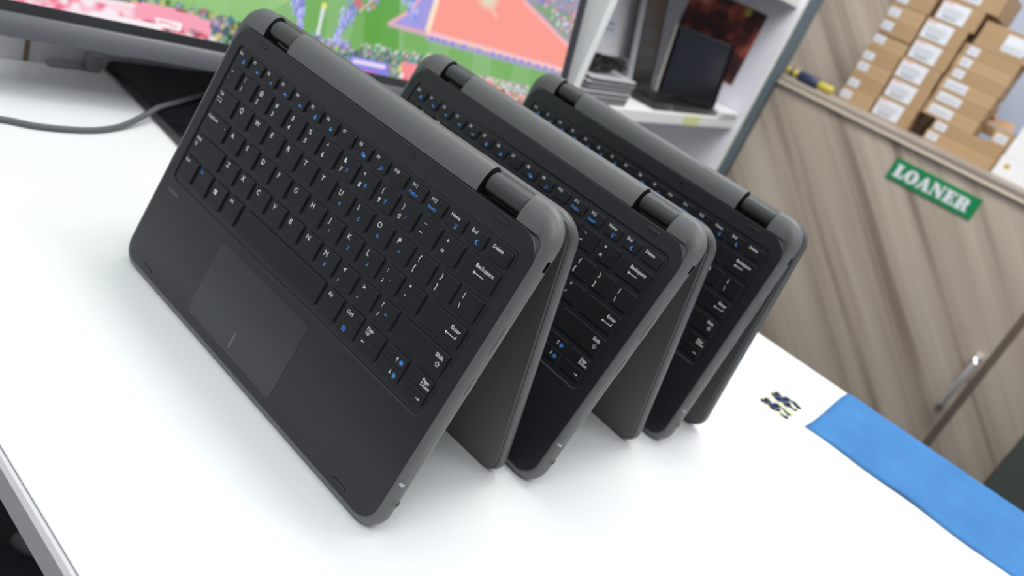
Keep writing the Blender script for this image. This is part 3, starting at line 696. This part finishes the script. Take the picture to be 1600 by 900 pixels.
# (dirn, the way left along the front, is local -Y)
def SP(x, y, z): p = SM @ Vector((x * .001, y * .001, z * .001)); return (p.x * 1000, p.y * 1000, (p.z - TZ) * 1000)
unit = thing('shelf_unit', 'white open shelf unit with blue-grey corner post, beyond the monitor', 'shelf', (KX, KY, 0), ang)
def SU(o, zoff=0): o.parent = unit; return o
def sbox(name, mat, x0, x1, s0, s1, z0, z1, r=2, bv=1, **k):       # s = distance left along the front
    b = MB(); b.rbox(x0, x1, -s1, -s0, z0, z1, r, bv); return SU(b.build(name, mat, smooth=30, **k))
sbox('side_panel', M['shelfw'], -320, 0, 920, 940, FZ, 1300)
sbox('side_panel', M['shelfl'], -320, -2, 84, 104, FZ, 1300)
sbox('edge_strip', M['shelfw'], -2, 1.5, 82, 104, FZ, 1300, 1, .5)
sbox('corner_post', M['post'], -60, 2, -20, 82, FZ, 1300, label='blue-grey corner post')
sbox('back_panel', M['shelfl'], -330, -320, 84, 940, FZ, 1300)
sbox('shelf_board', M['shelfw'], -318, -8, 105, 920, 70, 94)
sbox('shelf_board', M['shelfw'], -318, -8, 105, 920, 372, 396)
sbox('shelf_board', M['shelfw'], -318, -8, 105, 920, -330, -306)
def place_s(o, x, s, z, rz=0, tilt=0):
    m = SM @ Matrix.Translation((x * .001, -s * .001, z * .001)) @ Matrix.Rotation(rz, 4, 'Z') @ Matrix.Rotation(tilt, 4, 'Y')
    o.matrix_world = m; return o
# poster on the inner face of the right-hand panel (generic abstract picture)
pm, nt, pb = new_mat('poster_print')
tc = nt.nodes.new('ShaderNodeTexCoord'); vo = nt.nodes.new('ShaderNodeTexNoise'); vo.inputs['Scale'].default_value = 16; vo.inputs['Detail'].default_value = 3
rp = nt.nodes.new('ShaderNodeValToRGB'); e = rp.color_ramp.elements; e[0].position = .40; e[0].color = (.05, .02, .024, 1); e[1].position = .66; e[1].color = (.95, .62, .52, 1)
for p_, c_ in ((.50, (.12, .035, .03, 1)), (.58, (.45, .10, .07, 1)), (.64, (.60, .22, .15, 1))): q = e.new(p_); q.color = c_
nt.links.new(tc.outputs['Object'], vo.inputs['Vector']); nt.links.new(vo.outputs['Fac'], rp.inputs[0]); nt.links.new(rp.outputs[0], pb.inputs['Base Color'])
b = MB(); b.box(-250, -50, 0, .8, 0, 175); o = place_s(b.build('poster', pm), -12, 105, 158); tag(o, 'dark red and brown picture stuck to the inner side of the shelf unit', 'poster')
b = MB(); b.box(-0, 14, -1, 0, -8, 8); o = place_s(b.build('clip', M['yellow']), -115, 107, 322); tag(o, 'small yellow clip on the top edge of the dark red poster', 'clip')
# stack of silver laptops
for k in range(6):
    root = bpy.data.objects.new('closed_laptop', None); COL.objects.link(root)
    w = 172 - (k % 2) * 5; jx = random.uniform(-3, 3)
    b = MB(); b.rbox(-100, 0, -w, 0, 0, 3.9, 8, 1.2); q = b.build('base_casing', M['chin'], root, smooth=30)
    b = MB(); b.rbox(-100, 0, -w, 0, 4.6, 7.8, 8, 1.2); q = b.build('lid', M['silver'], root, smooth=30)
    place_s(root, -16 + jx, 700 + random.uniform(-3, 3) , 94.2 + 7.9 * k)
    pos = ('lowest', 'second from the bottom', 'third from the bottom', 'fourth from the bottom', 'fifth from the bottom', 'topmost')[k]
    tag(root, 'closed silver laptop, %s of the stack on the shelf' % pos, 'laptop', 'closed laptops stacked on the shelf')
# cables on top of the stack
b = MB(); pp = []
for i in range(70): a = i * .55; pp.append((-50 + 28 * math.cos(a) + i * .2, -95 + 62 * math.sin(a * .9) , 4 + 14 * abs(math.sin(a * .37))))
b.tube(pp, 3.2, n=6); o = place_s(b.build('cable_bundle', M['black'], smooth=60), -16, 700, 94.2 + 47.4 + 1); tag(o, 'tangle of black cables on top of the stacked silver laptops', 'cable')
# grey lid with square white label leaning behind the stack
root = bpy.data.objects.new('grey_laptop', None); COL.objects.link(root)
b = MB(); b.rbox(0, 12, -160, 0, 0, 220, 2, 1); b.build('casing', M['palecase'], root, smooth=30)
b = MB(); b.rbox(3, 13.5, 0, 9, 0, 220, 2, 1); b.build('edge_trim', M['shelfw'], root, smooth=30, label='white edge trim')
b = MB(); b.box(12.05, 12.6, -152, -98, 34, 78); b.box(12.6, 12.9, -146, -104, 46, 49, 1); b.box(12.6, 12.9, -146, -104, 56, 60, 1); b.build('label_sticker', [M['paper'], M['print_']], root)
place_s(root, -150, 512, 118 + 28.5, 0, math.radians(-14)); tag(root, 'grey case with a square white sticker standing behind the stacked laptops', 'laptop')
b = MB(); b.rbox(-60, -2, -150, 0, 0, 49, 3, 1); o = place_s(b.build('storage_box', M['greycase']), -140, 516, 94.2); tag(o, 'low grey box under the grey case at the back of the shelf', 'box')
# tall black panel leaning back
root = bpy.data.objects.new('black_screen', None); COL.objects.link(root)
b = MB(); b.rbox(-9, 0, -98, 0, 0, 265, 3, 1); b.build('casing', M['bezel'], root, smooth=30)
b = MB(); b.rbox(-.3, .4, -95, -4, 6, 259, 2, .1); b.build('display_glass', M['dullglass'], root)
b = MB(); b.rbox(-10, 1, -101, -98, 0, 265, .8, .4); b.build('edge_frame', M['silver'], root, smooth=30, label='thin silver edge')
place_s(root, -86, 478, 112, 0, math.radians(-16)); tag(root, 'tall black laptop screen leaning back, left of the silver edged screen', 'screen')
# silver edged screen
root = bpy.data.objects.new('silver_edged_screen', None); COL.objects.link(root)
b = MB(); b.rbox(-8, 0, -200, 0, 0, 142, 10, 1.5); b.build('casing', M['bezel'], root, smooth=30)
b = MB(); b.rbox(-.5, .4, -196, -6, 6, 136, 6, .1); b.build('display_glass', M['dullglass'], root)
b = MB(); b.rbox(-10, 1.2, -206, -200.2, 0, 142, 3, 1.5); b.build('edge_frame', M['copper'], root, smooth=30, label='bright metal edge')
place_s(root, -22, 258, 109, math.radians(-18), math.radians(-11)); tag(root, 'dark laptop screen with a bright metal left edge on the shelf', 'screen')
for s0, w, z0, h, lb, nm in ((492, 88, 94.2, 16, 'black keyboard base under the tall black screen on the shelf', 'keyboard_base'), (192, 292, 94.2, 14, 'black keyboard base under the silver edged screen on the shelf', 'keyboard_base')):
    root = bpy.data.objects.new(nm, None); COL.objects.link(root)
    b = MB(); b.rbox(-95, 0, -w, 0, 0, h - 3, 4, 1.5); b.build('casing', M['bezel'], root, smooth=30)
    b = MB()
    for r_ in range(3):
        for c_ in range(int(w / 17) - 1): b.rbox(-22 - r_ * 17, -9 - r_ * 17, -w + 10 + c_ * 17, -w + 23 + c_ * 17, h - 3, h - 1.4, 1, .3)
    b.build('keys', M['key'], root)
    place_s(root, -14, s0, z0); tag(root, lb, 'keyboard')
b = MB(); b.box(0, 1, -86, 0, 0, 22); o = place_s(b.build('sticky_note', M['note']), -7.6, 343, 71); tag(o, 'pale yellow sticky note on the front edge of the shelf board', 'note')
root = bpy.data.objects.new('white_box', None); COL.objects.link(root)
b = MB(); b.rbox(-90, 0, -130, 0, 0, 15, 2, 1); b.build('body', M['whitebox'], root)
b = MB(); b.box(-.1, .5, -110, -18, 4, 9); b.build('slot', M['greycase'], root, label='grey slot along the front')
place_s(root, -6, 112, 94.2); tag(root, 'flat white box with a grey slot at the right end of the shelf', 'box')

# ------------------------------------------------------------------ wood laminate cabinet with ledge
CT = 224.0
cab = thing('wood_cabinet', 'taupe wood laminate cabinet with slanting grain and a green sign on its front', 'cabinet', (-300, 1700, FZ))
def CB(o): o.parent = cab; o.location = tuple(Vector(o.location) + Vector((.3, -1.7, 0.0)) + Vector((0, 0, -FZ * .001))); return o
b = MB(); b.box(-282, 1400, 1718, 2280, FZ, CT - 22); CB(b.build('carcass', M['wood']))
b = MB(); b.rbox(-284, 453, 1700, 1718, FZ + 60, CT - 20, .8, .5); CB(b.build('door', M['wood']))
door2 = MB(); door2.rbox(470, 1200, 1700, 1718, FZ + 60, CT - 20, .8, .5); CB(door2.build('door', M['wood']))
b = MB(); b.box(453.1, 469.9, 1702.5, 1718, FZ + 60, CT - 20); CB(b.build('door_gap', M['seamdark']))
b = MB(); b.rbox(-284, 1400, 1692, 1704, CT - 20, CT - 12.5, 2, 1.5); CB(b.build('front_lip', M['lip'], smooth=40, label='rounded front edge of the ledge, its highlight painted pale'))  # pale colour paints the highlight along the rounded edge
b = MB(); b.rbox(-284, 1400, 1694, 1704, CT - 12.4, CT, 1.5, 1.2); CB(b.build('front_band', M['wood_top'], smooth=40))
b = MB(); b.rbox(-284, 1400, 1704.2, 2285, CT - 20, CT - .6, 1, .5); CB(b.build('ledge_top', M['wood_top']))
b = MB(); b.tube([(437, 1696, -256), (437, 1672, -254), (437, 1668, -248), (437, 1668, -130), (437, 1672, -124), (437, 1696, -122)], 7, n=12)
b.box(429, 445, 1694, 1700, -264, -248); b.box(429, 445, 1694, 1700, -130, -114)
CB(b.build('handle', M['metal'], smooth=50, label='bright chrome bow handle'))
# green sign
sg = thing('sign', 'green sign with white capital letters reading LOANER on the wood cabinet', 'sign', (158, 1699, 150))
b = MB(); b.rbox(-101, 101, -1.4, .6, -25, 25, .3, .2); b.build('plate', M['green'], sg)
GL = {  # heavy slab letters on a 10-high grid: outlines (holes by strips)
 'L': ([[(0, 0), (8.2, 0), (8.2, 3.8), (6.9, 3.8), (6.2, 1.4), (4.8, 1.4), (4.8, 8.9), (5.8, 8.9), (5.8, 10), (0, 10), (0, 8.9), (1.1, 8.9), (1.1, 1.1), (0, 1.1)]], 8.6),
 'A': ([[(0, 0), (3.2, 0), (3.2, 1.1), (2.5, 1.1), (2.95, 2.6), (5.6, 2.6), (6.0, 1.1), (5.2, 1.1), (5.2, 0), (10.2, 0), (10.2, 1.1), (9.3, 1.1), (6.4, 10), (4.0, 10), (1.0, 1.1), (0, 1.1)]], 10.3),
 'N': ([[(0, 0), (3.4, 0), (3.4, 1.1), (2.3, 1.1), (2.3, 6.9), (7.2, 0), (9.3, 0), (9.3, 8.9), (10.4, 8.9), (10.4, 10), (7.0, 10), (7.0, 8.9), (8.0, 8.9), (8.0, 4.6), (4.2, 10), (0, 10), (0, 8.9), (1.1, 8.9), (1.1, 1.1), (0, 1.1)]], 10.8),
 'E': ([[(0, 0), (8.4, 0), (8.4, 3.4), (7.2, 3.4), (6.5, 1.3), (4.8, 1.3), (4.8, 4.4), (5.6, 4.4), (5.6, 3.2), (6.7, 3.2), (6.7, 6.8), (5.6, 6.8), (5.6, 5.7), (4.8, 5.7), (4.8, 8.7), (6.3, 8.7), (7.0, 6.9), (8.1, 6.9), (8.1, 10), (0, 10), (0, 8.9), (1.1, 8.9), (1.1, 1.1), (0, 1.1)]], 9.0),
}
b = MB()
def glyph(poly_, ox, k, oy):
    b.loft([[(ox + x * k, -1.9, oy + y * k) for x, y in poly_], [(ox + x * k, -1.35, oy + y * k) for x, y in poly_]])
kx = 2.95; ox = -91; oy = -15
def ring(cx, cy, ro, ri, ox_, n=24, mi=0):
    O = [(ox_ + (cx + ro[0] * math.cos(2 * PI * i / n)) * kx, -1.9, oy + (cy + ro[1] * math.sin(2 * PI * i / n)) * kx) for i in range(n)]
    I = [(ox_ + (cx + ri[0] * math.cos(2 * PI * i / n)) * kx, -1.9, oy + (cy + ri[1] * math.sin(2 * PI * i / n)) * kx) for i in range(n)]
    b.add(O + I, [(i, (i + 1) % n, n + (i + 1) % n, n + i) for i in range(n)], mi)
for ch in 'LOANER':
    if ch == 'O':
        ring(5.1, 5, (5.1, 5.2), (1.35, 3.9), ox); ox += 10.5 * kx
    elif ch == 'R':
        P = [(0, 0), (6.0, 0), (6.0, 1.1), (4.8, 1.1), (4.8, 4.3), (5.6, 4.0), (6.6, .3), (10.2, 0), (10.2, 1.1), (9.6, 1.3), (8.4, 4.6), (9.3, 5.9), (9.3, 8.2), (8.0, 9.6), (6.5, 10), (0, 10), (0, 8.9), (1.1, 8.9), (1.1, 1.1), (0, 1.1)]
        glyph(P, ox, kx, oy); ox += 10.4 * kx
    else:
        glyph(GL[ch][0][0], ox, kx, oy); ox += GL[ch][1] * kx
me = b.build('lettering', M['signw'], sg)
xr = ox - 10.4 * kx
b = MB(); b.box(xr + 4.9 * kx, xr + 5.9 * kx, -2.05, -1.92, oy + 5.7 * kx, oy + 8.7 * kx); b.build('letter_counter', M['green'], sg)
b = MB(); xa = -91 + (8.6 + 10.5) * kx; b.add([(xa + 3.4 * kx, -1.98, oy + 3.7 * kx), (xa + 5.0 * kx, -1.98, oy + 3.7 * kx), (xa + 4.3 * kx, -1.98, oy + 6.4 * kx)], [(0, 1, 2)]); b.build('letter_counter', M['green'], sg)

# blue and yellow tool lying on the ledge
tl = thing('tool', 'blue and yellow cylindrical tool lying on the cabinet ledge left of the cartons', 'tool', (-245, 1800, CT - .6 + 13))
def cyl(x0, x1, r0, r1, mat, nm, n=20):
    b = MB(); P = lambda x_, r: [(x_, r * math.cos(2 * PI * k / n), r * math.sin(2 * PI * k / n)) for k in range(n)]
    b.loft([P(x0, r0 * .9), P(x0 + 2, r0), P(x1 - 2, r1), P(x1, r1 * .9)]); return b.build(nm, mat, tl, smooth=40)
cyl(-36, 22, 13, 13, M['navy'], 'grip'); cyl(22, 62, 10, 10.5, M['yellow'], 'end_cap'); cyl(-72, -36, 10, 10.5, M['yellow'], 'end_cap'); cyl(-58, -50, 11.4, 11.4, M['navy'], 'collar')

# ------------------------------------------------------------------ cartons on the ledge
LT = CT - .6
ORD = ['lowest', 'second from the bottom', 'third from the bottom', 'fourth from the bottom', 'fifth from the bottom', 'sixth from the bottom', 'seventh from the bottom', 'eighth from the bottom', 'ninth from the bottom']
def carton(x0, x1, y0, z0, h, dep, label, mat, lab=None, big=False, group=None, cat='carton', name='carton'):
    t = thing(name, label, cat, ((x0 + x1) / 2, y0, z0), 0, group); w = x1 - x0
    b = MB(); b.rbox(-w / 2, w / 2, 0, dep, 0, h - .3, .8, .6)
    b.build('body', mat, t)
    b = MB(); b.box(-w / 2 + 1, w / 2 - 1, -.25, .0, h * .5 - .5, h * .5 + .3) if mat is not M['whitebox'] else b.box(w / 2 - 14, w / 2 - 13, -.3, 0, 2, h - 2)
    b.build('flap_seam', M['tape'] if mat is not M['whitebox'] else M['paper'], t)
    if lab:
        lx0, lx1, lz0, lz1 = lab
        b = MB(); b.box(lx0, lx1, -.9, -.35, lz0, lz1)
        if big:
            b.box(lx0 + 2, lx0 + (lx1 - lx0) * .35, -1.1, -.92, lz1 - 5, lz1 - 2, 2)
            for k in range(4): b.box(lx0 + 6, lx1 - 10 - 5 * (k % 2), -1.1, -.92, lz0 + 15 + k * 4.2, lz0 + 16.2 + k * 4.2, 1)
            for k in range(14): b.box(lx0 + 12 + k * 2.6, lx0 + 12 + k * 2.6 + (1.9 if k % 3 else 1.3), -1.1, -.92, lz0 + 4, lz0 + 12, 1)
        else:
            for k in range(3): b.box(lx0 + 3, lx1 - 4 - 3 * (k % 2), -1.1, -.92, lz0 + 4 + k * 4.5, lz0 + 5.2 + k * 4.5, 1)
        b.build('label_sticker', [M['paper'], M['print_'], M['red']], t)
    return t
# left stack: nine flat cartons
z = LT; AL = [14, 10, 17, 9, 17, 16, 12, 11, 16]
for k in range(9):
    hh = 37.6 if k % 2 else 36.4; dx = random.uniform(-2, 2)
    carton(-200 + dx, -111 + dx, 1920 + random.uniform(-3, 3), z, hh, 190, 'brown carton with small white label, %s in the leftmost stack' % ORD[k], M['kraft'] if k % 2 else M['kraft2'],
           (-42, -14, AL[k] + 3 - 10, AL[k] + 3 + 10), group='flat cartons in the leftmost stack'); z += hh
# second stack: six cartons with big shipping labels
z = LT
for k in range(6):
    hh = 51.6; dx = random.uniform(-2, 2) + (12 if k == 5 else 0)
    carton(-107 + dx, -6 + dx, 1922, z, hh, 200, 'brown carton with large printed label, %s in the second stack' % ORD[k], M['kraft'], (-47, 20, 4, 47), True, group='cartons with large labels in the second stack'); z += hh
carton(-92, 30, 1922, z, 62, 200, 'brown carton with a white sheet on it, on top of the second stack', M['kraft'], (-30, 12, 8, 40))
# third stack
z = LT
for k, (x0, x1, hh, lb, kind) in enumerate(((36, 210, 28, (-82, -55, 5, 24), 'small'), (39, 211, 28, (-80, -53, 5, 24), 'small'), (0, 130, 33, (-54, 3, 6, 29), 'long'), (1, 131, 32, (-54, 3, 6, 28), 'long'),
                                      (0, 131, 31, (-54, -1, 6, 28), 'long'), (2, 134, 28.5, (-55, -29, 5, 25), 'small'), (1, 134, 28, (-54, -28, 5, 25), 'small'), (2, 135, 28, (-54, -28, 5, 25), 'small'))):
    carton(x0, x1, 1924, z, hh, 90, 'wide brown carton, %s white label, %s in the third stack' % (kind, ORD[k]), M['kraft'] if k % 2 else M['kraft2'], lb, group='flat wide cartons in the third stack'); z += hh
carton(16, 190, 1924, z, 60, 90, 'larger brown carton with a square white label on top of the third stack', M['kraft'], (-28, 24, 12, 50))
carton(-6, 36, 2120, LT, 60, 60, 'black block added for the dark gap between the second and third stacks', M['black'])  # no real box, a black block painting the dark gap
carton(168, 212, 1930, LT + 56.2, 40, 180, 'small brown carton with a white label beside the third stack', M['kraft2'], (-16, 12, 8, 28))
# open tan cartons showing behind the third stack
def flaps(polys, label, yy, name='open_carton'):
    t = thing(name, label, 'carton', (60, yy, LT))
    x0 = min(p[0] for q in polys for p in q); x1 = max(p[0] for q in polys for p in q); z0 = min(p[1] for q in polys for p in q)
    b = MB(); b.rbox(x0 - 60, x1 - 60, 0, 110, z0 - LT - 26, z0 - LT - 2, 1, .5)
    b.rbox(x0 - 55, x0 - 45, 5, 105, 0, z0 - LT - 25, 1, .5); b.build('body', M['kraft3'], t)
    for q in polys:
        b = MB(); b.loft([[(x - 60, -30, z - LT) for x, z in q], [(x - 60, -27, z - LT) for x, z in q]]); b.build('flap', M['kraft3'], t)
flaps([[(-15, 518), (32, 527), (16, 602), (-24, 592)], [(-46, 505), (-22, 500), (-41, 556), (-52, 545)]], 'tan carton flap sticking up above the second and third stacks', 2160)
flaps([[(80, 486), (110, 452), (121, 462), (80, 528)], [(98, 440), (118, 414), (128, 433), (99, 470)], [(94, 380), (113, 318), (139, 331), (105, 451), (81, 453)], [(106, 332), (122, 317), (188, 324), (186, 339)]],
      'tan open carton with torn flaps at the right of the third stack', 2056)
# white boxes at the far right
z = LT
for k in range(3):
    carton(215 + k * 1.5, 330, 1905, z, 46, 200, 'white box, %s of the stack at the right end' % ORD[k], M['whitebox'], None, group='white boxes at the right end of the ledge', name='white_box', cat='box'); z += 46
b = MB(); b.disc(0, 0, 7, -.4, 0, 0, 16); o = lift(b.build('round_sticker', M['yellow'], loc=(237, 1904.6, 250))); o.rotation_euler = (PI / 2, 0, 0); tag(o, 'round yellow sticker on the lowest white box', 'sticker')

# ------------------------------------------------------------------ dark object in front of the cabinet, things under the desk
b = MB(); b.rbox(583, 980, 1440, 1500, FZ, 60, 6, 2); tag(lift(b.build('panel', M['olive'])), 'dark olive grey panel standing in front of the wood cabinet at the right', 'panel')
pts = [(-560, 130, FZ + 14), (-520, 165, FZ + 14), (-490, 150, FZ + 14), (-455, 165, FZ + 14), (-430, 210, FZ + 14), (-390, 205, FZ + 14), (-350, 165, FZ + 14), (-320, 170, FZ + 14)]
b = MB(); b.tube([(p[0], p[1], p[2] + 4) for p in smooth_path([(x + 90, y - 10, z_) for x, y, z_ in pts])], 17, n=12); tag(lift(b.build('hose', M['hose'], smooth=60)), 'thick grey hose lying on the dark floor under the desk', 'hose')
